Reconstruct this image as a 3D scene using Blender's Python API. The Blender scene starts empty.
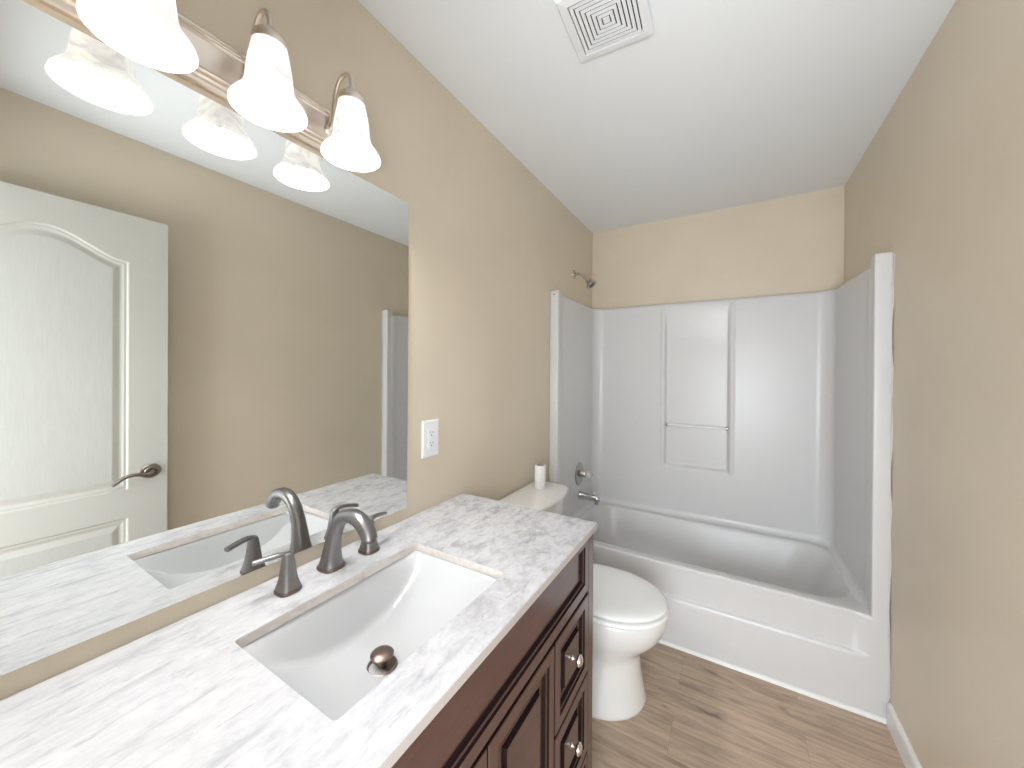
import bpy, bmesh, math, random
from mathutils import Vector, Matrix
random.seed(7)
PI = math.pi
SC = bpy.context.scene
COL = SC.collection

# ------------------------------------------------------------------ camera
F_PX, YAW, PITCH, ROLL = 369.95, 30.761, -0.182, -0.392
CAM = (0.966, 0.0, 1.4156)
cam_d = bpy.data.cameras.new('camera')
cam = bpy.data.objects.new('camera', cam_d)
COL.objects.link(cam)
a, t, ro = math.radians(YAW), math.radians(PITCH), math.radians(ROLL)
rt = Vector((math.cos(a), math.sin(a), 0))
fw = Vector((-math.sin(a) * math.cos(t), math.cos(a) * math.cos(t), math.sin(t)))
up = rt.cross(fw)
r2 = rt * math.cos(ro) - up * math.sin(ro)
u2 = rt * math.sin(ro) + up * math.cos(ro)
M = Matrix((r2, u2, -fw)).transposed().to_4x4()
M.translation = Vector(CAM)
cam.matrix_world = M
cam_d.sensor_width = 36.0
cam_d.lens = F_PX / 1024 * 36
cam_d.shift_y = -11.89 / 1024
cam_d.shift_x = -0.15 / 1024
cam_d.clip_start = 0.01
SC.camera = cam

# ------------------------------------------------------------------ world, light, exposure
W = bpy.data.worlds.new('World')
SC.world = W
W.use_nodes = True
W.node_tree.nodes['Background'].inputs[0].default_value = (0.93, 0.96, 1.0, 1)
W.node_tree.nodes['Background'].inputs[1].default_value = 1.0
SC.view_settings.view_transform = 'Standard'
SC.view_settings.look = 'None'
SC.view_settings.gamma = 1.0
SC.view_settings.use_curve_mapping = False
SC.view_settings.exposure = 1.09
BULB_STRENGTH = 150.0
SHADE_STRENGTH = 0.30
FILL_POWER = 35.0
# added fill light, unseen behind the camera, brightening the room through the doorway
ld = bpy.data.lights.new('doorway_fill_light', 'AREA')
ld.shape = 'RECTANGLE'; ld.size = 1.3; ld.size_y = 1.3
ld.energy = FILL_POWER; ld.color = (0.90, 0.95, 1.0)
lo = bpy.data.objects.new('doorway_fill_light', ld)
COL.objects.link(lo)
lo.location = (1.1, -1.05, 1.1)
lo.rotation_euler = (math.radians(112), 0, 0)     # faces +y

RW, RD, RH = 1.524, 2.861, 2.515     # room width, depth, height
YN = -0.06                            # inner face of the near wall

# ------------------------------------------------------------------ materials
def new_mat(name, col, rough=0.5, metal=0.0, **kw):
    m = bpy.data.materials.new(name); m.use_nodes = True
    b = m.node_tree.nodes['Principled BSDF']
    b.inputs['Base Color'].default_value = (*col, 1)
    b.inputs['Roughness'].default_value = rough
    b.inputs['Metallic'].default_value = metal
    for k, v in kw.items():
        b.inputs[k.replace('_', ' ')].default_value = v
    return m, m.node_tree.nodes, m.node_tree.links, b

def coords(n, l, scale=(1, 1, 1), rot=(0, 0, 0)):
    tc = n.new('ShaderNodeTexCoord'); mp = n.new('ShaderNodeMapping')
    mp.inputs['Scale'].default_value = scale; mp.inputs['Rotation'].default_value = rot
    l.new(tc.outputs['Object'], mp.inputs['Vector'])
    return mp.outputs['Vector']

def noise(n, l, vec, scale, detail=4, rough=0.5, dist=0.0):
    t = n.new('ShaderNodeTexNoise')
    t.inputs['Scale'].default_value = scale; t.inputs['Detail'].default_value = detail
    t.inputs['Roughness'].default_value = rough; t.inputs['Distortion'].default_value = dist
    l.new(vec, t.inputs['Vector'])
    return t.outputs['Fac']

def ramp(n, l, fac, stops):
    r = n.new('ShaderNodeValToRGB')
    while len(r.color_ramp.elements) < len(stops): r.color_ramp.elements.new(0.5)
    for e, (p, c) in zip(r.color_ramp.elements, stops):
        e.position = p; e.color = (*c, 1) if len(c) == 3 else c
    l.new(fac, r.inputs['Fac'])
    return r.outputs['Color']

def mixc(n, l, fac, c1, c2, mode='MIX'):
    m = n.new('ShaderNodeMix'); m.data_type = 'RGBA'; m.blend_type = mode
    for s, v in ((m.inputs[0], fac), (m.inputs[6], c1), (m.inputs[7], c2)):
        if isinstance(v, (int, float)): s.default_value = v
        elif isinstance(v, tuple): s.default_value = (*v, 1)
        else: l.new(v, s)
    return m.outputs[2]

def bump(n, l, b, h, strength, dist=0.001):
    k = n.new('ShaderNodeBump'); k.inputs['Strength'].default_value = strength
    k.inputs['Distance'].default_value = dist
    l.new(h, k.inputs['Height']); l.new(k.outputs['Normal'], b.inputs['Normal'])

def paint(name, col, rough=0.55, var=0.03, bmp=0.15):
    m, n, l, b = new_mat(name, col, rough)
    v = coords(n, l)
    f = noise(n, l, v, 2.5, 3)
    d = tuple(c * (1 - var) for c in col); e = tuple(min(1, c * (1 + var)) for c in col)
    l.new(ramp(n, l, f, [(0.3, d), (0.7, e)]), b.inputs['Base Color'])
    bump(n, l, b, noise(n, l, v, 260, 2), bmp)
    return m

WALL = paint('beige_wall_paint', (0.675, 0.59, 0.465), 0.42)
CEIL = paint('ceiling_paint', (0.82, 0.84, 0.855), 0.8, 0.01)
TRIM = paint('white_trim_paint', (0.84, 0.84, 0.82), 0.35, 0.01, 0.05)
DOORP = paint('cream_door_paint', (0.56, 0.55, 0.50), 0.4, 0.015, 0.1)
def door_mat():
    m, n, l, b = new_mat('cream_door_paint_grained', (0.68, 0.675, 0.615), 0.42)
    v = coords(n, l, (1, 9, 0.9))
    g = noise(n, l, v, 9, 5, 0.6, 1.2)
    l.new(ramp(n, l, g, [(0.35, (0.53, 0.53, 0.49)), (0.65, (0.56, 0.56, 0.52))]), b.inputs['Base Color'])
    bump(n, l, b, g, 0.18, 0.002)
    return m
DOORG = door_mat()
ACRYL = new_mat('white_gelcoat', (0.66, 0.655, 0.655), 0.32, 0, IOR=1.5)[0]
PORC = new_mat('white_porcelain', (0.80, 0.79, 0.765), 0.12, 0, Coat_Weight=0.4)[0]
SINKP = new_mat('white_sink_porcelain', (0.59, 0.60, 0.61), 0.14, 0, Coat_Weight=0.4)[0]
PLAS = new_mat('white_plastic', (0.84, 0.85, 0.86), 0.3)[0]
SEATP = new_mat('white_seat_plastic', (0.90, 0.91, 0.90), 0.2)[0]
DARK = new_mat('dark_gap', (0.03, 0.03, 0.03), 0.8)[0]
CHROME = new_mat('polished_chrome', (0.58, 0.58, 0.57), 0.14, 1.0)[0]
NICKEL = new_mat('satin_nickel', (0.55, 0.51, 0.46), 0.24, 1.0)[0]
KNOBM = new_mat('polished_nickel', (0.80, 0.76, 0.72), 0.12, 1.0)[0]
GUN = new_mat('gunmetal_brushed', (0.29, 0.28, 0.285), 0.33, 1.0)[0]
BRONZE = new_mat('aged_bronze', (0.22, 0.165, 0.145), 0.4, 1.0)[0]
BARM = new_mat('brushed_champagne_nickel', (0.76, 0.68, 0.60), 0.28, 1.0)[0]
CAULK = new_mat('white_caulk', (0.66, 0.63, 0.58), 0.6)[0]
SILVER = new_mat('mirror_silver', (0.83, 0.845, 0.83), 0.0, 1.0)[0]
EDGE = new_mat('mirror_glass_edge', (0.55, 0.56, 0.52), 0.15)[0]
PAPER = paint('white_paper_tube', (0.85, 0.84, 0.83), 0.8, 0.01, 0.1)
PINK = new_mat('paper_tube_core', (0.42, 0.32, 0.30), 0.8)[0]

def marble():
    m, n, l, b = new_mat('veined_white_marble', (0.8, 0.8, 0.8), 0.14)
    vs = coords(n, l, (9, 1.6, 1), (0, 0, math.radians(-7)))
    vr = coords(n, l, (1.6, 1.0, 1), (0, 0, math.radians(20)))
    soft = ramp(n, l, noise(n, l, vs, 4.5, 9, 0.66, 0.6), [(0.32, (0.40, 0.40, 0.425)), (0.46, (0.54, 0.545, 0.56)), (0.58, (0.60, 0.605, 0.62))])
    # blotchy clouds, denser towards the right-hand end of the slab
    sep = n.new('ShaderNodeSeparateXYZ'); tc = n.new('ShaderNodeTexCoord'); l.new(tc.outputs['Object'], sep.inputs[0])
    mr_ = n.new('ShaderNodeMapRange'); l.new(sep.outputs['Y'], mr_.inputs['Value'])
    mr_.inputs['From Min'].default_value = 0.1; mr_.inputs['From Max'].default_value = 1.0
    mr_.inputs['To Min'].default_value = 0.25; mr_.inputs['To Max'].default_value = 0.95
    mot = ramp(n, l, noise(n, l, vr, 13, 8, 0.72, 0.5), [(0.36, (0.62, 0.60, 0.63)), (0.46, (0.86, 0.855, 0.87)), (0.54, (1, 1, 1))])
    fine = ramp(n, l, noise(n, l, coords(n, l, (1.5, 1.0, 1), (0, 0, math.radians(30))), 34, 6, 0.7, 0.3), [(0.34, (0.80, 0.79, 0.80)), (0.52, (1, 1, 1))])
    base2 = mixc(n, l, 0.72, soft, (0.60, 0.605, 0.62))
    c = mixc(n, l, mr_.outputs[0], soft, mixc(n, l, 1.0, mixc(n, l, 1.0, base2, mot, 'MULTIPLY'), fine, 'MULTIPLY'))
    w = n.new('ShaderNodeTexWave'); w.wave_type = 'BANDS'; w.bands_direction = 'X'
    w.inputs['Scale'].default_value = 1.5; w.inputs['Distortion'].default_value = 6.0
    w.inputs['Detail'].default_value = 6; w.inputs['Detail Scale'].default_value = 1.8; w.inputs['Detail Roughness'].default_value = 0.7
    l.new(coords(n, l, (3.0, 0.8, 1), (0, 0, math.radians(-8))), w.inputs['Vector'])
    veins = ramp(n, l, w.outputs['Fac'], [(0.0, (0.9, 0.9, 0.9)), (0.006, (0.5, 0.5, 0.5)), (0.025, (0, 0, 0))])
    brk = ramp(n, l, noise(n, l, vs, 11, 5, 0.6), [(0.50, (0, 0, 0)), (0.64, (1, 1, 1))])
    c = mixc(n, l, mixc(n, l, 1.0, veins, brk, 'MULTIPLY'), c, (0.36, 0.345, 0.375))
    spots = ramp(n, l, noise(n, l, coords(n, l, (2.4, 1.2, 1), (0, 0, math.radians(12))), 26, 4, 0.65), [(0.66, (0, 0, 0)), (0.74, (0.6, 0.6, 0.6))])
    c = mixc(n, l, spots, c, (0.42, 0.40, 0.43))
    l.new(c, b.inputs['Base Color'])
    return m
MARBLE = marble()
def marble_cut():
    m, n, l, b = new_mat('cut_marble_edge', (0.8, 0.7, 0.62), 0.3)
    v = coords(n, l, (6, 1.6, 4))
    c = ramp(n, l, noise(n, l, v, 14, 5, 0.7, 0.6), [(0.28, (0.46, 0.31, 0.27)), (0.38, (0.66, 0.58, 0.53)), (0.60, (0.76, 0.72, 0.69))])
    l.new(c, b.inputs['Base Color'])
    return m
MCUT = marble_cut()

MEDGE = new_mat('polished_marble_edge', (0.50, 0.45, 0.42), 0.35)[0]

def floor_mat():
    m, n, l, b = new_mat('oak_plank_vinyl', (0.4, 0.3, 0.22), 0.42)
    v = coords(n, l)
    br = n.new('ShaderNodeTexBrick')
    br.offset = 0.37; br.squash = 1
    br.inputs['Scale'].default_value = 1; br.inputs['Brick Width'].default_value = 1.22
    br.inputs['Row Height'].default_value = 0.183; br.inputs['Mortar Size'].default_value = 0.0004
    br.inputs['Mortar Smooth'].default_value = 0.1; br.inputs['Bias'].default_value = 0
    br.inputs['Color1'].default_value = (0.0, 0.0, 0.0, 1); br.inputs['Color2'].default_value = (1, 1, 1, 1)
    br.inputs['Mortar'].default_value = (0.5, 0.5, 0.5, 1)
    l.new(v, br.inputs['Vector'])
    plank = ramp(n, l, br.outputs['Color'], [(0.0, (0.47, 0.36, 0.265)), (0.5, (0.53, 0.415, 0.31)), (1.0, (0.58, 0.46, 0.355))])
    # shift the grain plank by plank
    tc = n.new('ShaderNodeTexCoord'); mp = n.new('ShaderNodeMapping')
    add = n.new('ShaderNodeVectorMath'); add.operation = 'MULTIPLY_ADD'
    add.inputs[1].default_value = (3.7, 5.3, 0); l.new(br.outputs['Color'], add.inputs[0]); l.new(tc.outputs['Object'], add.inputs[2])
    mp.inputs['Scale'].default_value = (1.5, 15, 1); l.new(add.outputs[0], mp.inputs['Vector'])
    g = noise(n, l, mp.outputs['Vector'], 2.6, 8, 0.66, 0.8)
    grain = ramp(n, l, g, [(0.28, (0.50, 0.45, 0.42)), (0.46, (0.86, 0.83, 0.82)), (0.66, (1.2, 1.19, 1.18))])
    c = mixc(n, l, 0.85, plank, grain, 'MULTIPLY')
    mp2 = n.new('ShaderNodeMapping'); mp2.inputs['Scale'].default_value = (2.6, 9.5, 1); l.new(add.outputs[0], mp2.inputs['Vector'])
    kn = ramp(n, l, noise(n, l, mp2.outputs['Vector'], 1.5, 3, 0.6, 0.5), [(0.61, (0, 0, 0)), (0.72, (0.8, 0.8, 0.8))])
    c = mixc(n, l, kn, c, (0.17, 0.12, 0.095))
    c = mixc(n, l, br.outputs['Fac'], c, (0.20, 0.15, 0.11))
    l.new(c, b.inputs['Base Color'])
    bump(n, l, b, g, 0.15, 0.001)
    return m
FLOORM = floor_mat()

def cherry():
    m, n, l, b = new_mat('dark_cherry_wood', (0.10, 0.035, 0.03), 0.3, 0, Coat_Weight=0.6, Coat_Roughness=0.2)
    v = coords(n, l, (1, 1.2, 7))
    g = noise(n, l, v, 7, 6, 0.6, 0.4)
    l.new(ramp(n, l, g, [(0.3, (0.060, 0.024, 0.020)), (0.7, (0.090, 0.038, 0.032))]), b.inputs['Base Color'])
    return m
WOOD = cherry()
GLAZE = new_mat('dark_glaze_in_moulding', (0.012, 0.004, 0.004), 0.7, 0, Specular_IOR_Level=0.2)[0]

def shade_mat():
    m, n, l, b = new_mat('alabaster_glass', (0.88, 0.87, 0.86), 0.35)
    v = coords(n, l)
    f = noise(n, l, v, 14, 5, 0.6, 1.5)
    c = ramp(n, l, f, [(0.3, (0.62, 0.61, 0.61)), (0.5, (0.88, 0.87, 0.86)), (0.7, (1, 1, 0.99))])
    l.new(c, b.inputs['Base Color'])
    l.new(c, b.inputs['Emission Color'])
    b.inputs['Emission Strength'].default_value = SHADE_STRENGTH
    tr = n.new('ShaderNodeBsdfTranslucent'); l.new(c, tr.inputs['Color'])
    mx = n.new('ShaderNodeMixShader'); mx.inputs[0].default_value = 0.012
    l.new(b.outputs[0], mx.inputs[1]); l.new(tr.outputs[0], mx.inputs[2])
    l.new(mx.outputs[0], n['Material Output'].inputs['Surface'])
    return m
SHADE = shade_mat()
BULB = new_mat('lit_bulb', (1, 1, 1), 0.5)[0]
bb_ = BULB.node_tree.nodes['Principled BSDF']
bb_.inputs['Emission Color'].default_value = (0.97, 0.98, 1.0, 1); bb_.inputs['Emission Strength'].default_value = BULB_STRENGTH

# ------------------------------------------------------------------ helpers
def obj(name, bm, mats, parent=None, smooth=None, bevel=0, kind=None):
    me = bpy.data.meshes.new(name)
    bmesh.ops.recalc_face_normals(bm, faces=bm.faces)
    bm.to_mesh(me); bm.free()
    for m in (mats if isinstance(mats, (list, tuple)) else [mats]): me.materials.append(m)
    o = bpy.data.objects.new(name, me); COL.objects.link(o)
    if parent: o.parent = parent
    if bevel:
        md = o.modifiers.new('bevel', 'BEVEL'); md.width = bevel; md.segments = 2; md.limit_method = 'ANGLE'; md.angle_limit = math.radians(35)
    if smooth is not None:
        for p in me.polygons: p.use_smooth = True
        es = []
        ang = math.radians(smooth)
        b2 = bmesh.new(); b2.from_mesh(me)
        for e in b2.edges:
            if len(e.link_faces) == 2 and e.calc_face_angle(0) > ang: e.smooth = False
        b2.to_mesh(me); b2.free()
    return o

def thing(name, label, cat, loc=(0, 0, 0), group=None):
    o = bpy.data.objects.new(name, None); COL.objects.link(o)
    o.location = loc; o.empty_display_size = 0.05
    o['label'] = label; o['category'] = cat
    if group: o['group'] = group
    return o

def root_parts(t):
    """parts are modelled in world coordinates: undo the empty's offset"""
    for ch in t.children:
        ch.matrix_parent_inverse = Matrix.Translation(-Vector(t.location))

def struct(name, bm, m, **k):
    o = obj(name, bm, m, **k); o['kind'] = 'structure'; return o

def box(bm, x0, x1, y0, y1, z0, z1, mi=0):
    vs = [bm.verts.new((x, y, z)) for x in (x0, x1) for y in (y0, y1) for z in (z0, z1)]
    for f in ((0, 1, 3, 2), (4, 6, 7, 5), (0, 4, 5, 1), (2, 3, 7, 6), (0, 2, 6, 4), (1, 5, 7, 3)):
        fc = bm.faces.new([vs[i] for i in f]); fc.material_index = mi
    return bm
def BX(*a): return box(bmesh.new(), *a)

def loft(bm, loops, cap0=True, cap1=True, closed=True, mi=None):
    rows = [[bm.verts.new(p) for p in lp] for lp in loops]
    n = len(rows[0])
    for k, (r, s) in enumerate(zip(rows, rows[1:])):
        for i in range(n if closed else n - 1):
            j = (i + 1) % n
            f = bm.faces.new((r[i], r[j], s[j], s[i]))
            if mi: f.material_index = mi[k]
    if cap0: bm.faces.new(rows[0][::-1])
    if cap1:
        f = bm.faces.new(rows[-1])
        if mi: f.material_index = mi[-1]
    return rows

def lathe(bm, prof, origin=(0, 0, 0), axis=(0, 0, 1), n=40, closed_profile=False, mi=0):
    """prof: list of (radius, height along axis)"""
    ax = Vector(axis).normalized()
    h = Vector((1, 0, 0)) if abs(ax.x) < 0.9 else Vector((0, 1, 0))
    e1 = ax.cross(h).normalized(); e2 = ax.cross(e1)
    O = Vector(origin)
    rows = []
    for r, z in prof:
        if r < 1e-6: rows.append([bm.verts.new(O + ax * z)])
        else: rows.append([bm.verts.new(O + ax * z + (e1 * math.cos(2 * PI * i / n) + e2 * math.sin(2 * PI * i / n)) * r) for i in range(n)])
    prs = list(zip(rows, rows[1:]))
    if closed_profile: prs.append((rows[-1], rows[0]))
    for r, s in prs:
        for i in range(n):
            j = (i + 1) % n
            if len(r) == 1 and len(s) == 1: continue
            if len(r) == 1: f = bm.faces.new((r[0], s[j], s[i]))
            elif len(s) == 1: f = bm.faces.new((r[i], r[j], s[0]))
            else: f = bm.faces.new((r[i], r[j], s[j], s[i]))
            f.material_index = mi
    return bm

def catmull(P, k=8):
    P = [tuple(p) for p in P]; out = []
    n = len(P)
    for i in range(n - 1):
        p0 = P[max(i - 1, 0)]; p1 = P[i]; p2 = P[i + 1]; p3 = P[min(i + 2, n - 1)]
        for s in range(k):
            u = s / k
            out.append(tuple(0.5 * (2 * b + (c - a) * u + (2 * a - 5 * b + 4 * c - d) * u * u + (-a + 3 * b - 3 * c + d) * u ** 3) for a, b, c, d in zip(p0, p1, p2, p3)))
    out.append(P[-1]); return out

def tube(bm, pts, n=16, k=8, flat=1.0, mi=0, sup=2.0):
    """pts: (x,y,z,r) swept round tube; flat scales the second axis"""
    S = catmull(pts, k)
    V = [Vector(p[:3]) for p in S]; R = [p[3] for p in S]
    loops = []; prev = None
    for i, v in enumerate(V):
        tg = (V[min(i + 1, len(V) - 1)] - V[max(i - 1, 0)]).normalized()
        if prev is None:
            h = Vector((0, 1, 0)) if abs(tg.y) < 0.8 else Vector((1, 0, 0))
            e1 = (h - tg * h.dot(tg)).normalized()
        else: e1 = (prev - tg * prev.dot(tg)).normalized()
        prev = e1; e2 = tg.cross(e1)
        lp = []
        for q in range(n):
            c, s = math.cos(2 * PI * q / n), math.sin(2 * PI * q / n)
            c = math.copysign(abs(c) ** (2 / sup), c); s = math.copysign(abs(s) ** (2 / sup), s)
            lp.append(v + (e1 * c + e2 * s * flat) * R[i])
        loops.append(lp)
    loft(bm, loops)
    return bm

def rrect(cx, cy, hx, hy, r, z, n=10, m=12):
    """rounded rectangle loop with a fixed vertex count"""
    r = min(r, hx * 0.999, hy * 0.999)
    pts = []
    cs = [(cx + hx - r, cy + hy - r, 0), (cx - hx + r, cy + hy - r, 90), (cx - hx + r, cy - hy + r, 180), (cx + hx - r, cy - hy + r, 270)]
    for q, (x, y, a0) in enumerate(cs):
        for i in range(n + 1):
            an = math.radians(a0 + 90 * i / n); pts.append((x + r * math.cos(an), y + r * math.sin(an), z))
        x2, y2, a2 = cs[(q + 1) % 4]; an = math.radians(a0 + 90)
        p = (x + r * math.cos(an), y + r * math.sin(an)); e = (x2 + r * math.cos(an), y2 + r * math.sin(an))
        for i in range(1, m): pts.append((p[0] + (e[0] - p[0]) * i / m, p[1] + (e[1] - p[1]) * i / m, z))
    return pts

def sstep(a, b, x):
    u = max(0.0, min(1.0, (x - a) / (b - a))); return u * u * (3 - 2 * u)

# ------------------------------------------------------------------ room shell
T = 0.12
struct('floor', BX(-T, RW + T, YN - T - 1.2, RD + T, -0.08, 0), FLOORM)
struct('ceiling', BX(-T, RW + T, YN - T, RD + T, RH, RH + 0.08), CEIL)
struct('wall_left', BX(-T, 0, YN - T, RD + T, 0, RH), WALL)
struct('wall_right', BX(RW, RW + T, YN - T, RD + T, 0, RH), WALL)
struct('wall_back', BX(0, RW, RD, RD + T, 0, RH), WALL)
DX0, DX1, DZ = 0.66, 1.46, 2.14       # doorway the photograph is taken from
bm = bmesh.new()
box(bm, 0, DX0, YN - T, YN, 0, RH); box(bm, DX1, RW, YN - T, YN, 0, RH); box(bm, DX0, DX1, YN - T, YN, DZ, RH)
struct('wall_near', bm, WALL)
bm = bmesh.new()
for x0, x1, z0, z1 in ((DX0 - 0.002, DX0 + 0.014, 0, DZ), (DX1 - 0.014, DX1 + 0.002, 0, DZ), (DX0, DX1, DZ - 0.014, DZ + 0.002)):
    box(bm, x0, x1, YN - T + 0.002, YN - 0.002, z0, z1)
struct('trim_1', bm, TRIM)
# base board with a rounded top along the right wall, up to the tub
def extr(prof, axis, a0, a1, bm=None):
    bm = bm or bmesh.new()
    if axis == 'y': L = [[(x, y, z) for x, z in prof] for y in (a0, a1)]
    else: L = [[(x, y, z) for y, z in prof] for x in (a0, a1)]
    loft(bm, L); return bm
h = 0.092
struct('baseboard_right', extr([(RW, 0), (RW - 0.013, 0), (RW - 0.013, h - 0.016), (RW - 0.011, h - 0.007), (RW - 0.006, h - 0.001), (RW, h)], 'y', 0.72, 2.055), TRIM)
# quarter round along the foot of the tub apron
struct('trim_2', extr([(2.0695, 0)] + [(2.0695 - 0.014 * math.cos(q * PI / 12), 0.016 * math.sin(q * PI / 12)) for q in range(7)], 'x', 0.002, RW - 0.001), TRIM, smooth=40)

# ------------------------------------------------------------------ one-piece tub and shower surround
tub_t = thing('bathtub_shower_unit', 'one-piece white bathtub with tall glossy shower surround filling the far end of the room', 'bathtub', (0.762, 2.07, 0))
YT, ZR = 2.07, 0.414
bm = bmesh.new()
cx, cy = 0.762, 2.462
NX0, NX1, NY0, NY1 = 0.003, 1.521, 2.09, 2.853
def rr(x0, x1, y0, y1, r, z): return rrect((x0 + x1) / 2, (y0 + y1) / 2, (x1 - x0) / 2, (y1 - y0) / 2, r, z, 10, 14)
loops = [rr(NX0, NX1, YT + 0.028, NY1, 0.002, ZR)]
ix0, ix1, iy0, iy1 = 0.075, 1.452, 2.135, 2.790
for d, z in ((-0.004, ZR), (0.004, ZR - 0.002), (0.012, ZR - 0.010), (0.018, ZR - 0.024)):
    loops.append(rr(ix0 + d, ix1 - d, iy0 + d, iy1 - d, 0.16, z))
for q in range(1, 9):
    u = q / 8
    ex = 0.018 + 0.05 * u + 0.05 * u ** 5; er = 0.018 + 0.14 * u + 0.06 * u ** 5
    loops.append(rr(ix0 + ex, ix1 - er, iy0 + 0.018 + 0.045 * u + 0.04 * u ** 5, iy1 - 0.018 - 0.085 * u - 0.04 * u ** 5, 0.16 - 0.02 * u, ZR - 0.024 - 0.275 * u))
loops.append(rr(ix0 + 0.18, ix1 - 0.32, iy0 + 0.16, iy1 - 0.19, 0.10, ZR - 0.306))
loft(bm, loops, cap0=False)
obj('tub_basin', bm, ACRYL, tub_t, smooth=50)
# apron, stepped below the rim
prof = [(2.12, 0.02), (2.0705, 0.02), (2.070, 0.228), (2.0715, 0.237), (2.076, 0.244), (2.083, 0.247), (2.087, 0.252), (2.087, 0.380),
        (2.0855, 0.392), (2.084, 0.400), (2.085, 0.408), (2.089, 0.4125), (2.098, 0.4142), (2.12, 0.4145)]
prof[0] = (2.12, 0.001); prof[1] = (2.0705, 0.001)
flush = [(min(y_, 2.0705) if z_ < 0.405 else y_ - 0.012 * (z_ < 0.4142), z_) for y_, z_ in prof]; flush[0] = prof[0]
def mixp(k): return [(p[0] * (1 - k) + q[0] * k, p[1]) for p, q in zip(prof, flush)]
bm = bmesh.new()
loft(bm, [[(x_, y_, z_) for y_, z_ in mixp(k_)] for x_, k_ in ((0.001, 1), (0.055, 1), (0.066, .85), (0.078, .5), (0.09, .15), (0.10, 0), (1.40, 0), (1.415, .15), (1.435, .5), (1.455, .85), (1.468, 1), (1.5225, 1))])
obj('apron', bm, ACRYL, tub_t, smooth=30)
# surround wall: three sides with rounded corners, moulded shelf recess in the back
XL, XR, YB = 0.045, 1.468, 2.803
CR = 0.075
path = []
def seg(p, q, n):
    for i in range(n): path.append((p[0] + (q[0] - p[0]) * i / n, p[1] + (q[1] - p[1]) * i / n))
seg((XL, YT + 0.03), (XL, YB - CR), 20)
for i in range(12):
    an = PI - (PI / 2) * i / 12; path.append((XL + CR + CR * math.cos(an), YB - CR + CR * math.sin(an)))
nback = int((XR - XL - 2 * CR) / 0.005)
seg((XL + CR, YB), (XR - CR, YB), nback)
for i in range(12):
    an = PI / 2 - (PI / 2) * i / 12; path.append((XR - CR + CR * math.cos(an), YB - CR + CR * math.sin(an)))
seg((XR, YB - CR), (XR, YT + 0.03), 20); path.append((XR, YT + 0.03))
nrm = []
for i in range(len(path)):
    p = path[max(i - 1, 0)]; q = path[min(i + 1, len(path) - 1)]
    dx, dy = q[0] - p[0], q[1] - p[1]; L_ = math.hypot(dx, dy); nrm.append((-dy / L_, dx / L_))   # outward
zs = [(-0.028, 0.415), (-0.018, 0.418), (-0.009, 0.425), (-0.003, 0.437), (0, 0.452)]
z = 0.46
while z < 1.872: zs.append((0, z)); z += 0.008
ZT = 1.898
zs += [(0, 1.878), (0.001, 1.888), (0.005, 1.895), (0.012, ZT), (0.03, ZT + 0.002), (0.058, ZT + 0.002)]
RX0, RX1, RZ0, RZ1 = 0.553, 0.953, 0.755, 1.872
loops = []
for off, z in zs:
    lp = []
    for i, ((x, y), (nx, ny)) in enumerate(zip(path, nrm)):
        o_ = off
        if z < 0.46 and y < YT + 0.12: o_ = off * sstep(YT + 0.04, YT + 0.12, y)
        if y > YB - 0.001:
            mx = sstep(RX0, RX0 + 0.014, x) * (1 - sstep(RX1 - 0.014, RX1, x))
            mz = sstep(RZ0, RZ0 + 0.016, z) * (1 - sstep(RZ1 - 0.30, RZ1 + 0.01, z) ** 1.5)
            o_ += 0.024 * mx * mz
            # shallow raised lips beside the recess and near the right corner
            o_ -= 0.004 * (math.exp(-((x - RX0 + 0.012) / 0.010) ** 2) + math.exp(-((x - RX1 - 0.012) / 0.010) ** 2)) * sstep(RZ0 - .02, RZ0, z) * (1 - sstep(RZ1 - 0.02, RZ1 + 0.01, z))
        xx = min(max(x + nx * o_, 0.002), RW - 0.002); yy = min(y + ny * o_, RD - 0.002)
        # vertical flutes in the two end walls close to the front
        if off <= 0.001 and y < YB - CR:
            o2 = 0.006 * sstep(0, 1, (math.cos((y - 2.13) / 0.022 * PI) + 1) / 2) if 2.108 < y < 2.152 else 0
            xx += o2 * (1 if x < 0.7 else -1)
        zz = z - 0.024 * (1 - sstep(2.10, 2.7, y)) * sstep(1.75, 1.87, z) * (1 if x > 1 else 0.1)
        lp.append((xx, yy, zz))
    loops.append(lp)
bm = bmesh.new(); loft(bm, loops, False, False, closed=False)
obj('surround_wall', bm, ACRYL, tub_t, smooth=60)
for x0, x1 in ((0.001, 0.057), (1.4665, 1.5225)):
    bm = bmesh.new()
    prof = rrect((x0 + x1) / 2, YT + 0.03, (x1 - x0) / 2, 0.03, 0.006, 0, 4, 2)
    loft(bm, [[(p[0], p[1], z) for p in prof] for z in (0.40, ZT + 0.006)] + [[((p[0] - (x0 + x1) / 2) * 0.9 + (x0 + x1) / 2, (p[1] - YT - 0.03) * 0.85 + YT + 0.03, ZT + 0.011) for p in prof]])
    f = obj('surround_flange', bm, ACRYL, tub_t, smooth=35)
    if x0 < 0.5:
        bm = bmesh.new(); lathe(bm, [(0, 0.003), (0.003, 0.0025), (0.0045, 0)], (0.028, YT + 0.0005, 1.885), (0, -1, 0), 16)
        obj('screw', bm, DARK, f, smooth=40)
# uneven caulk bead where the right flange meets the wall
bm = bmesh.new()
pts = [(RW - 0.003 + 0.002 * math.sin(zz * 11) + random.uniform(-0.0015, 0.0015), YT - 0.0005, zz, 0.0026 + 0.0009 * math.sin(zz * 23)) for zz in [0.1 + 0.06 * i for i in range(31)]]
tube(bm, pts, 8, 3); obj('caulk_bead', bm, CAULK, tub_t, smooth=60)
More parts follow.
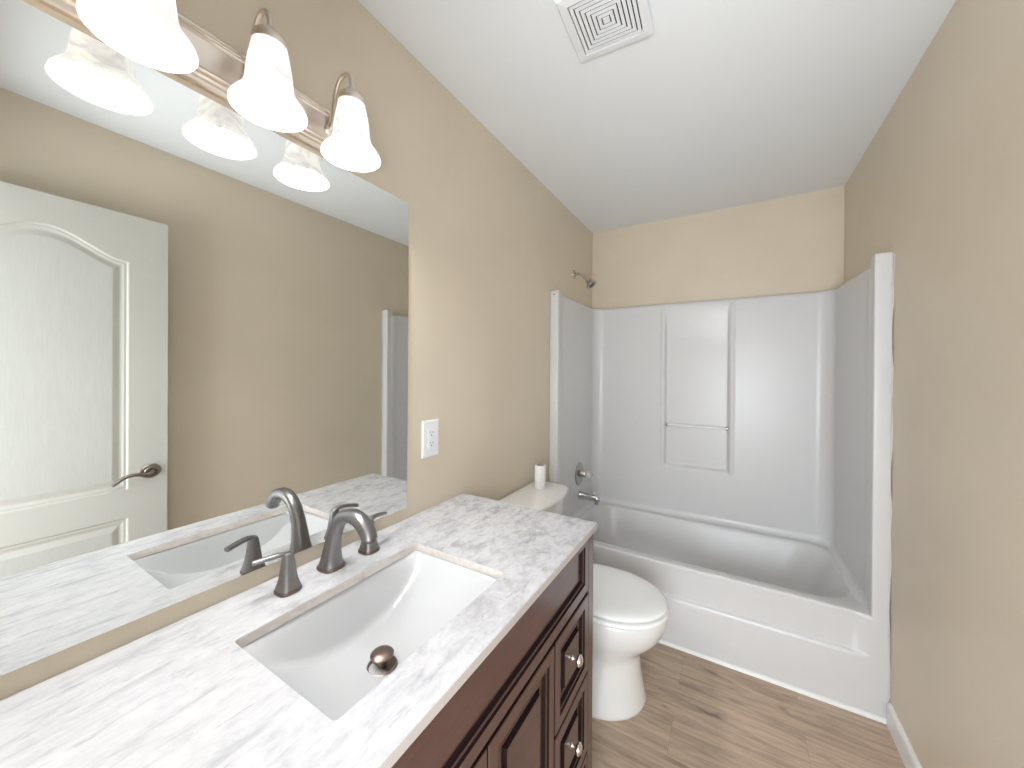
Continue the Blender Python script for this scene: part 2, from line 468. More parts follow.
# grab rod across the recess
bm = bmesh.new(); tube(bm, [(RX0 + 0.014, YB + 0.008, 1.045, 0.0085), (RX1 - 0.014, YB + 0.008, 1.045, 0.0085)], 16, 2)
rod = obj('towel_rod', bm, PLAS, tub_t, smooth=50); rod['label'] = 'clear white rod across the recess'
for xx, sg in ((RX0 + 0.010, 1), (RX1 - 0.010, -1)):
    bm = bmesh.new(); lathe(bm, [(0, 0), (0.0135, 0), (0.0135, 0.008), (0.0095, 0.012), (0, 0.010)], (xx, YB + 0.008, 1.045), (sg, 0, 0), 20)
    obj('rod_socket', bm, NICKEL, rod, smooth=40)
bm = bmesh.new(); lathe(bm, [(0, 0.009), (0.02, 0.0085), (0.031, 0.005), (0.034, 0)], (0.136, 2.46, 0.335), (1, 0, 0.15), 28)
of = obj('overflow_plate', bm, CHROME, tub_t, smooth=40)
bm = bmesh.new(); tube(bm, [(0.143, 2.46, 0.337, 0.005), (0.155, 2.46, 0.342, 0.005), (0.163, 2.46, 0.352, 0.006)], 10, 3); obj('overflow_lever', bm, CHROME, of, smooth=50)
bm = bmesh.new(); lathe(bm, [(0, 0.006), (0.02, 0.005), (0.035, 0.001), (0.036, 0)], (0.33, 2.44, 0.109), (0, 0, 1), 28)
obj('tub_drain', bm, CHROME, tub_t, smooth=40)
root_parts(tub_t)

# ------------------------------------------------------------------ tub spout, valve and shower head on the left end wall
sx = XL
sp_t = thing('tub_spout', 'chrome tub filler spout low on the shower end wall', 'tub spout', (sx, 2.48, 0.54))
bm = bmesh.new()
loops = []
for x, zc, hy, hz in ((0.0005, 0.546, 0.028, 0.030), (0.008, 0.546, 0.0285, 0.0305), (0.02, 0.546, 0.024, 0.027), (0.08, 0.545, 0.021, 0.024), (0.125, 0.543, 0.020, 0.023), (0.140, 0.540, 0.018, 0.020), (0.146, 0.537, 0.011, 0.014)):
    loops.append([(sx + x, 2.48 + hy * math.cos(q * PI / 12), zc + hz * (math.sin(q * PI / 12))) for q in range(24)])
loft(bm, loops); obj('spout_body', bm, CHROME, sp_t, smooth=50)
bm = bmesh.new(); lathe(bm, [(0, 0), (0.013, 0), (0.0135, 0.022), (0, 0.022)], (sx + 0.125, 2.48, 0.504), (0, 0, 1), 20); obj('spout_outlet', bm, CHROME, sp_t, smooth=40)
bm = bmesh.new(); lathe(bm, [(0, 0.018), (0.006, 0.017), (0.007, 0.012), (0.0035, 0.008), (0.0035, 0)], (sx + 0.112, 2.48, 0.566), (0, 0, 1), 16); obj('diverter_knob', bm, CHROME, sp_t, smooth=40)
root_parts(sp_t)
va_t = thing('shower_valve', 'round chrome mixer valve with clear knob above the tub spout', 'shower valve', (sx, 2.48, 0.695))
bm = bmesh.new(); lathe(bm, [(0, 0.013), (0.03, 0.012), (0.055, 0.009), (0.078, 0.004), (0.082, 0.0)], (sx + 0.0005, 2.48, 0.695), (1, 0, 0), 48)
obj('escutcheon', bm, new_mat('brushed_chrome', (0.42, 0.41, 0.40), 0.2, 1.0)[0], va_t, smooth=40)
bm = bmesh.new(); lathe(bm, [(0, 0.04), (0.020, 0.04), (0.024, 0.034), (0.026, 0.0)], (sx + 0.012, 2.48, 0.70), (1, 0, 0), 28)
obj('valve_collar', bm, NICKEL, va_t, smooth=40)
bm = bmesh.new(); lathe(bm, [(0, 0.046), (0.014, 0.044), (0.023, 0.036), (0.026, 0.022), (0.023, 0.008), (0.014, 0.0), (0, 0)], (sx + 0.05, 2.48, 0.70), (1, 0, 0), 8)
obj('knob_handle', bm, new_mat('clear_acrylic', (0.9, 0.9, 0.9), 0.05, 0, Transmission_Weight=0.6)[0], va_t)
root_parts(va_t)
sh_t = thing('wall_shower', 'small satin nickel shower head on a bent arm above the surround', 'shower head', (0.0, 2.47, 2.1))
bm = bmesh.new(); lathe(bm, [(0, 0.012), (0.012, 0.012), (0.02, 0.007), (0.030, 0.003), (0.031, 0)], (0.0005, 2.47, 2.10), (1, 0, 0), 32); obj('arm_flange', bm, NICKEL, sh_t, smooth=40)
bm = bmesh.new(); tube(bm, [(0.002, 2.47, 2.10, .0095), (0.03, 2.47, 2.102, .0095), (0.055, 2.47, 2.093, .0095), (0.085, 2.47, 2.062, .0095), (0.098, 2.47, 2.047, .0095)], 16, 6); obj('shower_arm', bm, NICKEL, sh_t, smooth=60)
bm = bmesh.new(); lathe(bm, [(0, -0.004), (0.010, -0.003), (0.014, 0.004), (0.014, 0.012), (0.011, 0.017), (0.017, 0.022), (0.028, 0.034), (0.036, 0.048), (0.0375, 0.056), (0.035, 0.060), (0.031, 0.058), (0, 0.056)], (0.093, 2.47, 2.053), (0.66, 0, -0.75), 36)
sph = obj('spray_head', bm, NICKEL, sh_t, smooth=30)
bm = bmesh.new(); lathe(bm, [(0, 0.0575), (0.029, 0.0575), (0.030, 0.0565), (0, 0.0565)], (0.093, 2.47, 2.053), (0.66, 0, -0.75), 28)
obj('nozzle_face', bm, new_mat('dark_rubber', (0.08, 0.07, 0.06), 0.5)[0], sph, smooth=40)
root_parts(sh_t)

# ------------------------------------------------------------------ toilet
TY = 1.645
to_t = thing('toilet', 'white two-piece toilet with closed lid between the vanity and the tub', 'toilet', (0.45, TY, 0))
def egg(xb, xf, hw, z, n=56, xc=None, pb=0.75, pf=1.0, hs=1.0):
    xc = xc if xc is not None else xf - hw * 1.25
    out = []
    for i in range(n):
        an = 2 * PI * i / n; c, s = math.cos(an), math.sin(an)
        if c >= 0: x = xc + (xf - xc) * c ** pf; y = hw * math.copysign(abs(s) ** hs, s)
        else: x = xc - (xc - xb) * abs(c) ** pb; y = hw * math.copysign(abs(s) ** pb, s)
        out.append((x, TY + y, z))
    return out
bm = bmesh.new()
S = [(0.001, .17, .656, .184), (.012, .17, .659, .186), (.03, .175, .656, .182), (.08, .185, .646, .166), (.13, .19, .638, .150), (.18, .19, .634, .137),
     (.212, .19, .637, .139), (.24, .19, .655, .149), (.272, .18, .688, .166), (.305, .17, .716, .182), (.345, .16, .735, .192), (.370, .16, .741, .195), (.392, .16, .741, .195), (.401, .165, .737, .191)]
S2 = catmull([(a_, b_, c_, d_) for a_, b_, c_, d_ in S], 3)
loft(bm, [egg(b_, c_, d_, a_) for a_, b_, c_, d_ in S2])
obj('bowl', bm, PORC, to_t, smooth=60)
def slab(name, zz, xb, xf, hw, mat, parent, pb=0.72):
    bm = bmesh.new()
    loft(bm, [egg(xb, xf - d, hw - d, z, pb=pb) for d, z in zz]); return obj(name, bm, mat, parent, smooth=60)
slab('seat', [(0.016, .4030), (0.014, .4065), (0, .4085), (0, .4165), (0.003, .4205), (.020, .4210)], .27, .748, .198, SEATP, to_t)
slab('seat_lid', [(0.032, .4212), (0.030, .4285), (0.003, .4300), (0, .435), (0.002, .441), (0.010, .447), (0.03, .452), (0.07, .456), (0.12, .458)], .262, .744, .196, SEATP, to_t)
for dy in (-0.07, 0.07):
    bm = bmesh.new(); tube(bm, [(0.262, TY + dy - 0.022, .426, .013), (0.262, TY + dy + 0.022, .426, .013)], 14, 2); obj('seat_hinge', bm, SEATP, to_t, smooth=50)
# tank
bm = bmesh.new()
def tankloop(x0, xs, bow, hw, z, r=0.03, n=24):
    pts = []
    # back edge straight, front edge bowed, rounded corners
    base = rrect((x0 + xs) / 2, TY, (xs - x0) / 2, hw, r, z, 8, 16)
    for x, y, zz in base:
        fx = (x - x0) / (xs - x0); pts.append((x + fx * bow * (1 - ((y - TY) / hw) ** 2), y, zz))
    return pts
loft(bm, [tankloop(.02, .165, .02, .20, .394), tankloop(.018, .17, .025, .205, .41), tankloop(.015, .185, .04, .222, .60), tankloop(.012, .192, .04, .226, .77)])
obj('tank', bm, PORC, to_t, smooth=50)
bm = bmesh.new()
loft(bm, [tankloop(.012, .196, .04, .226, .770), tankloop(.008, .206, .042, .236, .774), tankloop(.006, .208, .042, .238, .786), tankloop(.008, .206, .042, .236, .794), tankloop(.014, .198, .040, .230, .799), tankloop(.03, .18, .035, .215, .801)])
obj('tank_lid', bm, PORC, to_t, smooth=50)
bm = bmesh.new(); lathe(bm, [(0, .012), (.012, .011), (.014, 0)], (0.211, TY - .155, .715), (1, 0, 0), 20)
tube(bm, [(0.226, TY - .155, .715, .007), (0.232, TY - .12, .713, .006), (0.233, TY - .085, .708, .007)], 10, 5)
obj('flush_lever', bm, CHROME, to_t, smooth=50)
root_parts(to_t)

# empty paper tube on the tank
pr_t = thing('toilet_paper_roll', 'slim white almost empty paper roll standing on the toilet tank lid', 'toilet paper', (0.098, 1.755, .8012))
bm = bmesh.new(); lathe(bm, [(0.0205, 0), (0.0275, 0), (0.0285, 0.003), (0.0285, 0.116), (0.0275, 0.118), (0.0205, 0.118)], (0.098, 1.755, .8012), (0, 0, 1), 32, closed_profile=True)
obj('paper', bm, PAPER, pr_t, smooth=40)
bm = bmesh.new(); lathe(bm, [(0.018, 0.0005), (0.0204, 0.0005), (0.0204, 0.1195), (0.018, 0.1195)], (0.098, 1.755, .8012), (0, 0, 1), 32, closed_profile=True)
obj('cardboard_core', bm, PINK, pr_t, smooth=40)
root_parts(pr_t)

# ------------------------------------------------------------------ vanity cabinet
CY0, CY1, CXF = -0.056, 1.200, 0.5535
va = thing('vanity_cabinet', 'dark cherry wood vanity cabinet with moulded doors and drawers under the marble top', 'cabinet', (0.28, 0.58, 0))
bm = bmesh.new()
box(bm, 0.003, CXF, CY0, CY0 + 0.018, 0.10, 0.882); box(bm, 0.003, CXF, CY1 - 0.018, CY1, 0.0, 0.882)
box(bm, 0.003, CXF - 0.02, CY0 + 0.018, CY1 - 0.018, 0.10, 0.118); box(bm, 0.003, 0.012, CY0 + 0.018, CY1 - 0.018, 0.118, 0.882)
box(bm, 0.47, 0.485, CY0, CY1 - 0.018, 0.0, 0.0995)
# face frame
for y0_, y1_ in ((CY0, -0.0035), (1.1535, CY1)): box(bm, CXF - 0.02, CXF + 0.019, y0_, y1_, 0.10 if y0_ < 0 else 0.0, 0.8815)
box(bm, CXF - 0.02, CXF, CY0 + 0.018, CY1 - 0.018, 0.862, 0.882); box(bm, CXF - 0.02, CXF, CY0 + 0.018, CY1 - 0.018, 0.70 - 0.02, 0.715)
box(bm, CXF - 0.02, CXF, CY0 + 0.018, CY1 - 0.018, 0.10, 0.135)
for yy in (0.258, 0.573, 0.890): box(bm, CXF - 0.02, CXF - 0.001, yy - 0.02, yy + 0.02, 0.135, 0.68)
obj('cabinet_body', bm, WOOD, va, bevel=0.0015)
XF = CXF + 0.0015
def panel(name, y0, y1, z0, z1, steps, kinds, parent, top=1.0):
    """nested rectangles: (inset, height); kinds gives the material of each ring"""
    bm = bmesh.new(); loops = []
    for d, hh in steps:
        loops.append([(XF + hh, y0 + d, z0 + d), (XF + hh, y1 - d, z0 + d), (XF + hh, y1 - d, z1 - d * top), (XF + hh, y0 + d, z1 - d * top)])
    loft(bm, loops, mi=kinds)
    return obj(name, bm, [WOOD, GLAZE], parent)
TH = 0.018
MOULD = [(0, 0), (0, TH - .002), (.002, TH), (.031, TH), (.0335, TH - .005), (.0365, TH - .005), (.0395, TH - .003), (.0425, TH - .0045), (.0445, TH - .009), (.0480, TH - .0130), (.050, TH - .012)]
MK = [1, 0, 0, 1, 0, 0, 0, 1, 1, 0]
def knob(y, z, parent):
    bm = bmesh.new()
    lathe(bm, [(0, 0), (.0085, 0), (.009, .002), (.0055, .006), (.0045, .012), (.0065, .018), (.0135, .0195), (.0165, .0235), (.0168, .0265), (.0150, .0295), (.0125, .0300), (.0115, .0325), (.0070, .0350), (0, .0360)], (XF + 0.0105, y, z), (1, 0, 0), 28)
    return obj('knob', bm, KNOBM, parent, smooth=40)
RAISE = [(.064, TH - .012), (.0655, TH - .0155), (.070, TH - .0155), (.0745, TH - .0045), (.082, TH - .004)]
RK = [0, 1, 1, 1, 0]
# long false front below the worktop
panel('false_front', 0.0, 1.150, .712, .878, MOULD, MK + [0], va, top=0.45)
for y0, y1 in ((0.0, .2585), (.895, 1.150)):
    for z0, z1 in ((.452, .700), (.195, .443), (.112, .186)):
        if z1 - z0 < .1: d = panel('drawer', y0, y1, z0, z1, [(0, 0), (0, TH - .002), (.002, TH), (.018, TH), (.021, TH - .005)], [0, 0, 0, 1, 0], va); kz = XF
        else: d = panel('drawer', y0, y1, z0, z1, MOULD + RAISE, MK + RK + [0], va)
        k = knob((y0 + y1) / 2, (z0 + z1) / 2, d)
for y0, y1, ky in ((.2665, .5785, .545), (.5835, .887, .617)):
    d = panel('cabinet_door', y0, y1, .112, .700, MOULD + RAISE, MK + RK + [0], va)
    knob(ky, .59, d).location.x = 0.009
root_parts(va)
for o in va.children:
    for k in o.children: k.matrix_parent_inverse = Matrix.Identity(4)

# ------------------------------------------------------------------ marble top with rectangular cut-out
SX0, SX1, SY0, SY1 = 0.163, 0.473, 0.331, 0.798
KX1, KY0, KY1 = 0.577, -0.058, 1.226
bm = bmesh.new()
ZC0, ZC1 = 0.8827, 0.9037
out = rrect((0.002 + KX1) / 2, (KY0 + KY1) / 2, (KX1 - 0.002) / 2, (KY1 - KY0) / 2, 0.002, 0, 4, 8)
inn = rrect((SX0 + SX1) / 2, (SY0 + SY1) / 2, (SX1 - SX0) / 2, (SY1 - SY0) / 2, 0.008, 0, 4, 8)
def sc(lp, z, d, c):
    return [(x + (d if x < c[0] else -d), y + (d if y < c[1] else -d), z) for x, y, _ in lp]
co = (0.29, 0.56); ci = ((SX0 + SX1) / 2, (SY0 + SY1) / 2)
rows = [sc(out, ZC0, 0.0, co), sc(out, ZC1 - 0.002, 0.0, co), sc(out, ZC1, 0.002, co), sc(inn, ZC1, -0.001, ci), sc(inn, ZC1 - 0.001, 0, ci), sc(inn, ZC0, 0, ci), sc(out, ZC0, 0.0, co)]
V = [[bm.verts.new(p) for p in r] for r in rows[:-1]]
V.append(V[0])
mi = [2, 0, 0, 0, 1, 0]
for k, (r, s) in enumerate(zip(V, V[1:])):
    n_ = len(r)
    for i in range(n_):
        j = (i + 1) % n_; f = bm.faces.new((r[i], r[j], s[j], s[i])); f.material_index = mi[k]
ct = obj('countertop', bm, [MARBLE, MCUT, MEDGE])
ct['label'] = 'white and grey veined marble worktop with a rectangular sink cut-out'; ct['category'] = 'countertop'

# undermount sink
sk = thing('undermount_sink', 'white rectangular undermount sink with curved ends set in the marble worktop', 'sink', ((SX0 + SX1) / 2, (SY0 + SY1) / 2, 0.75))
bm = bmesh.new()
gx0, gx1, gy0, gy1 = SX0 - 0.002, SX1 + 0.003, SY0 - 0.001, SY1 + 0.001
NXs, NYs = 44, 72
def sink_z(u, v):
    # u across from wall side, v along the wall
    tv = abs(2 * v - 1)
    dep = 0.100 * (1 - tv ** 2.3) + 0.006 * (1 - tv)
    wb = sstep(-0.02, 0.15, u) if u > 0 else 0 ; wf = 1 - sstep(0.95, 1.0, u)
    return ZC0 - 0.0006 - dep * min(wb, wf)
us = [0, .006, .012, .02, .03, .04, .05, .06, .07, .08, .09, .10, .11, .12] + [.12 + .80 * i / 24 for i in range(1, 25)] + [.935, .95, .96, .97, .98, .99, 1.0]
def uw(u):   # back wall nearly vertical: the wall takes little plan width
    return u
grid = [[bm.verts.new((gx0 + (gx1 - gx0) * u, gy0 + (gy1 - gy0) * j / NYs, sink_z(u, j / NYs))) for j in range(NYs + 1)] for u in us]
for i in range(len(us) - 1):
    for j in range(NYs): bm.faces.new((grid[i][j], grid[i + 1][j], grid[i + 1][j + 1], grid[i][j + 1]))
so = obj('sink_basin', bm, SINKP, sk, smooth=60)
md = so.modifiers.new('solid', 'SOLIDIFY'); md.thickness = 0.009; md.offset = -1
DXY = (0.321, 0.543)
zd = sink_z((DXY[0] - gx0) / (gx1 - gx0), (DXY[1] - gy0) / (gy1 - gy0))
bm = bmesh.new(); lathe(bm, [(0, .0005), (.024, .0005), (.029, .0035), (.0315, .0025), (.0325, 0)], (DXY[0], DXY[1], zd), (0, 0, 1), 36); obj('drain_flange', bm, BRONZE, sk, smooth=40)
bm = bmesh.new(); lathe(bm, [(0, .033), (.012, .0325), (.021, .0300), (.0245, .0265), (.024, .0235), (.018, .021), (.010, .020), (.009, .001), (0, .001)], (DXY[0], DXY[1], zd), (0, 0, 1), 36); obj('drain_stopper', bm, BRONZE, sk, smooth=40)
root_parts(sk)

# ------------------------------------------------------------------ widespread faucet (three pieces on one rod set)
ZC = ZC1
fa = thing('sink_faucet', 'dark brushed widespread faucet with arched spout and two lever handles behind the sink', 'faucet', (0.08, 0.585, ZC))
def flare(cxx, cyy, prof, sup=3.0, n=28):
    """prof (r, z, dx): rounded-square sections"""
    L = []
    for r, z, dx, dy in prof:
        lp = []
        for q in range(n):
            c, s = math.cos(2 * PI * q / n), math.sin(2 * PI * q / n)
            c = math.copysign(abs(c) ** (2 / sup), c); s = math.copysign(abs(s) ** (2 / sup), s)
            lp.append((cxx + dx + r * c, cyy + dy + r * s, ZC + z))
        L.append(lp)
    return L
def ring(name, cxx, cyy, r, parent):
    bm = bmesh.new(); loft(bm, flare(cxx, cyy, [(r, 0.0003, 0, 0), (r + .001, .002, 0, 0), (r + .001, .006, 0, 0), (r - .001, .009, 0, 0)], 2.8)); return obj(name, bm, BRONZE, parent, smooth=40)
SPY = 0.585
bm = bmesh.new()
tube(bm, [(.075, SPY, ZC + .008, .0285), (.076, SPY, ZC + .022, .0245), (.080, SPY, ZC + .05, .0205), (.088, SPY, ZC + .085, .0175), (.103, SPY, ZC + .118, .0165), (.128, SPY, ZC + .142, .0165),
          (.162, SPY, ZC + .150, .0170), (.196, SPY, ZC + .142, .0178), (.218, SPY, ZC + .122, .0180), (.226, SPY, ZC + .106, .0170)], 24, 6, sup=2.5)
spo = obj('spout', bm, GUN, fa, smooth=50)
bm = bmesh.new(); lathe(bm, [(0, 0), (.011, 0), (.0125, .002), (.0125, .008), (0, .008)], (.227, SPY, ZC + .1005), (-0.15, 0, 1), 20); obj('aerator', bm, BRONZE, spo, smooth=40)
rg = ring('base_ring', .075, SPY, .030, fa); rg['label'] = 'bronze base ring under the spout'
for hy, sg, tip in ((0.471, -1, (.066, .405, ZC + .086)), (0.693, 1, (.070, .762, ZC + .081))):
    cx_ = .086
    bm = bmesh.new()
    L = flare(cx_, hy, [(.0240, .008, 0, 0), (.0218, .016, 0, 0), (.0172, .032, 0, 0), (.0145, .052, 0, 0), (.0125, .070, 0, 0), (.0115, .080, 0, sg * .001), (.0095, .087, 0, sg * .002), (.004, .0905, 0, sg * .003)], 3.2)
    loft(bm, L); hd = obj('handle', bm, GUN, fa, smooth=45)
    bm = bmesh.new()
    tube(bm, [(cx_, hy + sg * -.004, ZC + .083, .0070), (cx_ - .002, hy + sg * .012, ZC + .0885, .0075), (cx_ - .008, hy + sg * .034, ZC + .0885, .0075), (tip[0], tip[1], tip[2], .0072)], 16, 6, flat=0.72, sup=3)
    obj('lever', bm, GUN, hd, smooth=50)
    ring('base_ring', cx_, hy, .0252, fa)
root_parts(fa)

# ------------------------------------------------------------------ wall mirror
bm = bmesh.new()
MY0, MY1, MZ0, MZ1, MT = -0.045, 0.910, 0.943, 1.990, 0.006
box(bm, 0.0008, MT, MY0, MY1, MZ0, MZ1, 1)
bm.faces.ensure_lookup_table()
for f in bm.faces:
    if all(abs(v.co.x - MT) < 1e-6 for v in f.verts): f.material_index = 0
    if all(v.co.z < MZ0 + 1e-6 for v in f.verts): f.material_index = 2
mr = obj('wall_mirror', bm, [SILVER, EDGE, DARK]); mr['label'] = 'large frameless rectangular mirror on the wall above the vanity'; mr['category'] = 'mirror'

# ------------------------------------------------------------------ outlet
ou = thing('wall_outlet', 'white receptacle plate on the wall to the right of the mirror', 'outlet', (0, 1.026, 1.163))
oy0, oy1, oz0, oz1 = 0.984, 1.070, 1.096, 1.231
bm = bmesh.new()
def lp_x(y0, y1, z0, z1, x): return [(x, y0, z0), (x, y1, z0), (x, y1, z1), (x, y0, z1)]
loft(bm, [lp_x(oy0, oy1, oz0, oz1, .0005), lp_x(oy0, oy1, oz0, oz1, .004), lp_x(oy0 + .004, oy1 - .004, oz0 + .004, oz1 - .004, .0065)])
obj('cover_plate', bm, PLAS, ou)
ymid, zmid = (oy0 + oy1) / 2, (oz0 + oz1) / 2
bm = BX(.0062, .0085, ymid - .0175, ymid + .0175, zmid - .035, zmid + .035)
rc = obj('receptacle', bm, PLAS, ou, bevel=0.001)
for dz in (-.019, .019):
    bm = bmesh.new()
    box(bm, .0084, .0088, ymid - .0085, ymid - .0065, zmid + dz - .001, zmid + dz + .008)
    box(bm, .0084, .0088, ymid + .0065, ymid + .0085, zmid + dz - .0005, zmid + dz + .0065)
    lathe(bm, [(0, .0004), (.0027, .0004), (.0027, 0)], (.0084, ymid, zmid + dz - .0075), (1, 0, 0), 12)
    obj('socket_slots', bm, DARK, rc)
for dz in (-.005, .005): obj('test_button', BX(.0084, .0094, ymid - .007, ymid + .007, zmid + dz - .003, zmid + dz + .003), PLAS, rc)
root_parts(ou)

# ------------------------------------------------------------------ vanity light
li = thing('vanity_light', 'brushed nickel vanity light bar with bell glass shades above the mirror', 'wall lamp', (0, 0.314, 2.068))
BY0, BY1 = -0.008, 0.632
bm = bmesh.new()
prof = [(.0005, 2.006), (.010, 2.006), (.013, 2.010), (.013, 2.017), (.018, 2.019), (.0205, 2.023), (.018, 2.027), (.0235, 2.029), (.026, 2.033), (.0235, 2.037), (.023, 2.040), (.023, 2.094),
        (.0235, 2.097), (.026, 2.101), (.0235, 2.105), (.018, 2.107), (.0205, 2.111), (.018, 2.115), (.013, 2.117), (.013, 2.124), (.010, 2.128), (.0005, 2.128)]
extr(prof, 'y', BY0, BY1, bm)
obj('back_plate', bm, BARM, li, smooth=30)
def shade_set(y):
    bm = bmesh.new()
    tube(bm, [(.024, y, 2.062, .0075), (.031, y, 2.070, .006), (.036, y, 2.096, .0055), (.044, y, 2.138, .0055), (.060, y, 2.174, .0055), (.085, y, 2.188, .0055), (.108, y, 2.176, .0055), (.118, y, 2.146, .0055), (.1175, y, 2.128, .0055)], 14, 6)
    lathe(bm, [(0, .008), (.008, .0075), (.014, .004), (.016, 0)], (.0232, y, 2.062), (1, 0, 0), 20)
    arm = obj('lamp_arm', bm, BARM, li, smooth=50)
    bm = bmesh.new()
    lathe(bm, [(.0, 2.140), (.010, 2.139), (.014, 2.134), (.0155, 2.128), (.026, 2.124), (.0325, 2.116), (.0345, 2.104), (.0345, 2.098), (.033, 2.098), (.031, 2.112), (.024, 2.120), (0, 2.122)], (.1175, y, 0), (0, 0, 1), 32)
    obj('socket_cap', bm, BARM, arm, smooth=35)
    bm = bmesh.new()
    outer = [(.0285, 2.112), (.031, 2.104), (.0345, 2.090), (.0385, 2.070), (.0415, 2.050), (.0435, 2.030), (.0455, 2.014), (.0495, 2.001), (.0565, 1.990), (.0645, 1.980), (.0700, 1.972), (.0720, 1.966)]
    inner = [(r - .0035, z) for r, z in outer[::-1]]
    lathe(bm, outer + [(.0712, 1.9635), (.0690, 1.9645)] + inner, (.1175, y, 0), (0, 0, 1), 48, closed_profile=True)
    sh = obj('lamp_shade', bm, SHADE, li, smooth=60)
    bm = bmesh.new(); lathe(bm, [(0, 1.984), (.012, 1.987), (.022, 1.996), (.026, 2.010), (.023, 2.026), (.014, 2.044), (.012, 2.065), (.012, 2.110), (0, 2.110)], (.1175, y, 0), (0, 0, 1), 24)
    obj('bulb', bm, BULB, sh, smooth=60)
for y in (0.608, 0.411, 0.214, 0.017): shade_set(y)
root_parts(li)

# ------------------------------------------------------------------ ceiling vent
VENTM = new_mat('matte_white_plastic', (0.80, 0.81, 0.82), 0.65)[0]
ve = thing('ceiling_vent', 'square white exhaust fan grille with concentric louvres on the ceiling', 'vent', (0.6235, 1.131, RH))
ve.rotation_euler.z = math.radians(2.5)
hs = 0.1235
def sq(hh, z): return [(-hh, -hh, z), (hh, -hh, z), (hh, hh, z), (-hh, hh, z)]
bm = bmesh.new()
fr = [sq(hs, -.0008), sq(hs, -.006), sq(hs - .004, -.012), sq(hs - .028, -.015), sq(hs - .0295, -.0135), sq(hs - .0295, -.004)]
loft(bm, fr, True, False)
obj('grille_frame', bm, VENTM, ve)
obj('duct_shadow_plate', loft_bm := BX(-hs + .029, hs - .029, -hs + .029, hs - .029, -.0045, -.002), DARK, ve)
n_r = 6; r_out = hs - .033; pitch = r_out / (n_r + .75)
for k in range(n_r):
    ro_ = r_out - k * pitch; ri_ = ro_ - pitch * 0.72
    bm = bmesh.new()
    L = [sq(ro_, -.0112), sq(ro_, -.0135), sq(ri_, -.0135), sq(ri_, -.0112), sq(ro_, -.0112)]
    Vv = [[bm.verts.new(p) for p in r] for r in L[:-1]]; Vv.append(Vv[0])
    for r, s in zip(Vv, Vv[1:]):
        for i in range(4): bm.faces.new((r[i], r[(i + 1) % 4], s[(i + 1) % 4], s[i]))
    obj('louvre_ring', bm, VENTM, ve)
c_ = r_out - n_r * pitch
bm = bmesh.new(); loft(bm, [sq(c_, -.0112), sq(c_, -.0135), sq(c_ - .001, -.0145)]); obj('grille_center', bm, VENTM, ve)
bm = bmesh.new(); box(bm, -r_out, r_out, -.004, .004, -.0112, -.0045); box(bm, -.004, .004, -r_out, r_out, -.0111, -.0048); obj('grille_spokes', bm, DARK, ve)

# ------------------------------------------------------------------ open door seen in the mirror
DFX = 1.415; DY0, DY1, DZ0, DZ1 = -0.058, 0.692, 0.012, 2.116
do = thing('panel_door', 'cream arched-top panel door standing open against the right wall, seen in the mirror', 'door', (DFX + .0175, DY0, 0))
ymid = (DY0 + DY1) / 2; PH = (DY1 - DY0) / 2 - 0.137
def archtop(y):
    u = (y - ymid) / PH; return 1.900 + 0.092 * (math.cos(min(1, abs(u)) * PI) + 1) / 2
def prof_h(d):
    """d = distance inside the panel outline -> depth of the surface below the door face"""
    if d <= 0: return 0.0
    if d < .006: return .006 * d / .006
    if d < .012: return .006 - .0015 * (d - .006) / .006
    if d < .022: return .0045 + .004 * (d - .012) / .010
    if d < .028: return .0085
    if d < .050: return .0085 - .007 * (d - .028) / .022
    return .0015
def depth(y, z):
    dy = PH - abs(y - ymid)
    d = min(dy, archtop(y) - z if z > .86 else 9, z - .862 if z > .80 else 9) if z > .80 else -1
    d2 = min(dy, .733 - z, z - .20) if z < .80 else -1
    return prof_h(max(d, d2))
ys = sorted(set([DY0 + (DY1 - DY0) * i / 190 for i in range(191)]))
zs_ = [DZ0 + (DZ1 - DZ0) * i / 480 for i in range(481)]
bm = bmesh.new()
g = [[bm.verts.new((DFX + depth(y, z), y, z)) for z in zs_] for y in ys]
for i in range(len(ys) - 1):
    for j in range(len(zs_) - 1):
        f = bm.faces.new((g[i][j], g[i][j + 1], g[i + 1][j + 1], g[i + 1][j]))
        yc, zc = (ys[i] + ys[i + 1]) / 2, (zs_[j] + zs_[j + 1]) / 2
        dd = min(PH - abs(yc - ymid), archtop(yc) - zc, zc - .862) if zc > .8 else min(PH - abs(yc - ymid), .733 - zc, zc - .20)
        f.material_index = 1 if dd > .05 else 0
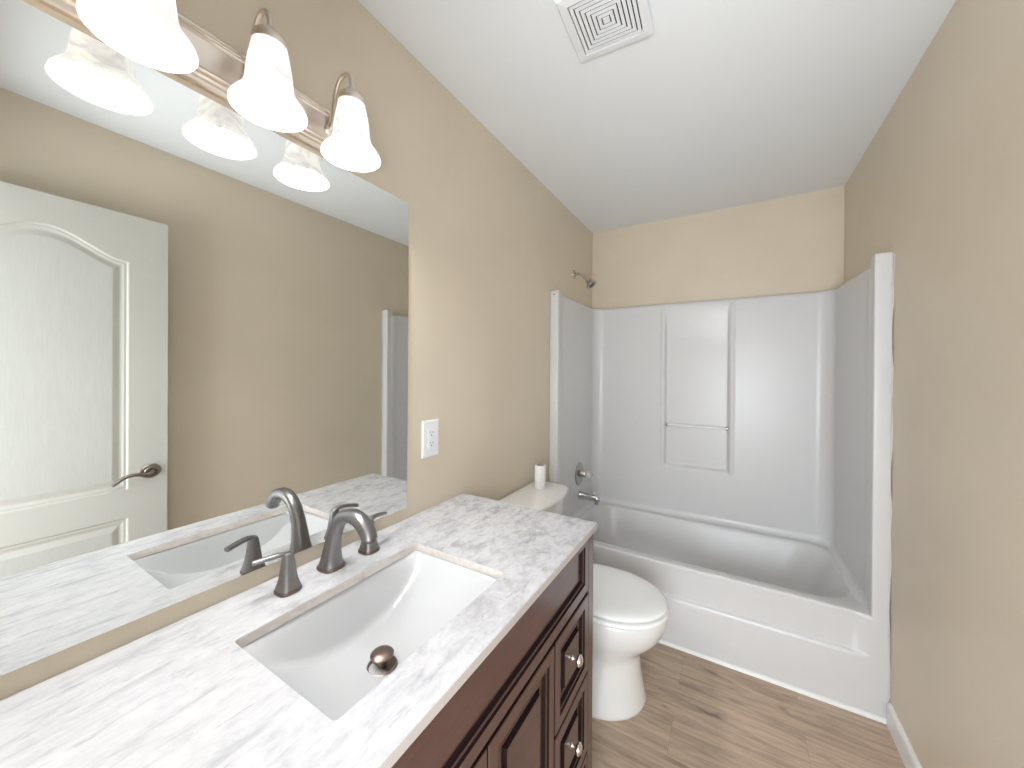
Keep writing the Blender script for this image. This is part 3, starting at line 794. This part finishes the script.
bk = [bm.verts.new(p) for p in ((DFX + .035, DY0, DZ0), (DFX + .035, DY0, DZ1), (DFX + .035, DY1, DZ1), (DFX + .035, DY1, DZ0))]
bm.faces.new(bk)
bm.faces.new([g[0][j] for j in range(len(zs_))] + [bk[1], bk[0]])
bm.faces.new([g[-1][j] for j in range(len(zs_))] + [bk[2], bk[3]])
bm.faces.new([g[i][0] for i in range(len(ys))] + [bk[3], bk[0]])
bm.faces.new([g[i][-1] for i in range(len(ys))] + [bk[2], bk[1]])
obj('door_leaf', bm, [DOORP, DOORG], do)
# oval rose with a scroll, curved lever pointing to the hinges
hy, hz = .629, .931
AGED = new_mat('aged_nickel', (0.34, 0.30, 0.26), 0.28, 1.0)[0]
bm = bmesh.new()
L = []
for s_, x in ((1, -.0005), (1, -.004), (.88, -.008), (.55, -.010)):
    L.append([(DFX + x, hy + .040 * s_ * math.cos(q * PI / 16), hz + .033 * s_ * math.sin(q * PI / 16)) for q in range(32)])
loft(bm, L); rs = obj('door_rose', bm, AGED, do, smooth=35)
bm = bmesh.new()
tube(bm, [(DFX - .010 - .004 * math.sin(q), hy + (.026 - .0022 * q) * math.cos(q * 1.05), hz + (.021 - .0018 * q) * math.sin(q * 1.05), .0028) for q in range(9)], 8, 4)
obj('scroll', bm, NICKEL, rs, smooth=60)
bm = bmesh.new()
tube(bm, [(DFX - .006, hy, hz, .011), (DFX - .030, hy, hz, .0095), (DFX - .048, hy - .006, hz - .002, .009), (DFX - .052, hy - .028, hz - .006, .009), (DFX - .052, hy - .058, hz + .002, .008), (DFX - .052, hy - .095, hz - .002, .008), (DFX - .052, hy - .135, hz - .030, .0065)], 14, 6)
obj('door_lever', bm, AGED, do, smooth=60)
obj('latch_plate', BX(DFX + .006, DFX + .029, DY1 - .001, DY1 + .0015, hz - .028, hz + .028), NICKEL, do)
for z in (.25, 1.06, 1.87):
    bm = bmesh.new(); lathe(bm, [(0, 0), (.0065, 0), (.0065, .09), (0, .09)], (DFX + .038, DY0 + .004, z), (0, 0, 1), 14); obj('hinge', bm, NICKEL, do, smooth=40)
root_parts(do)
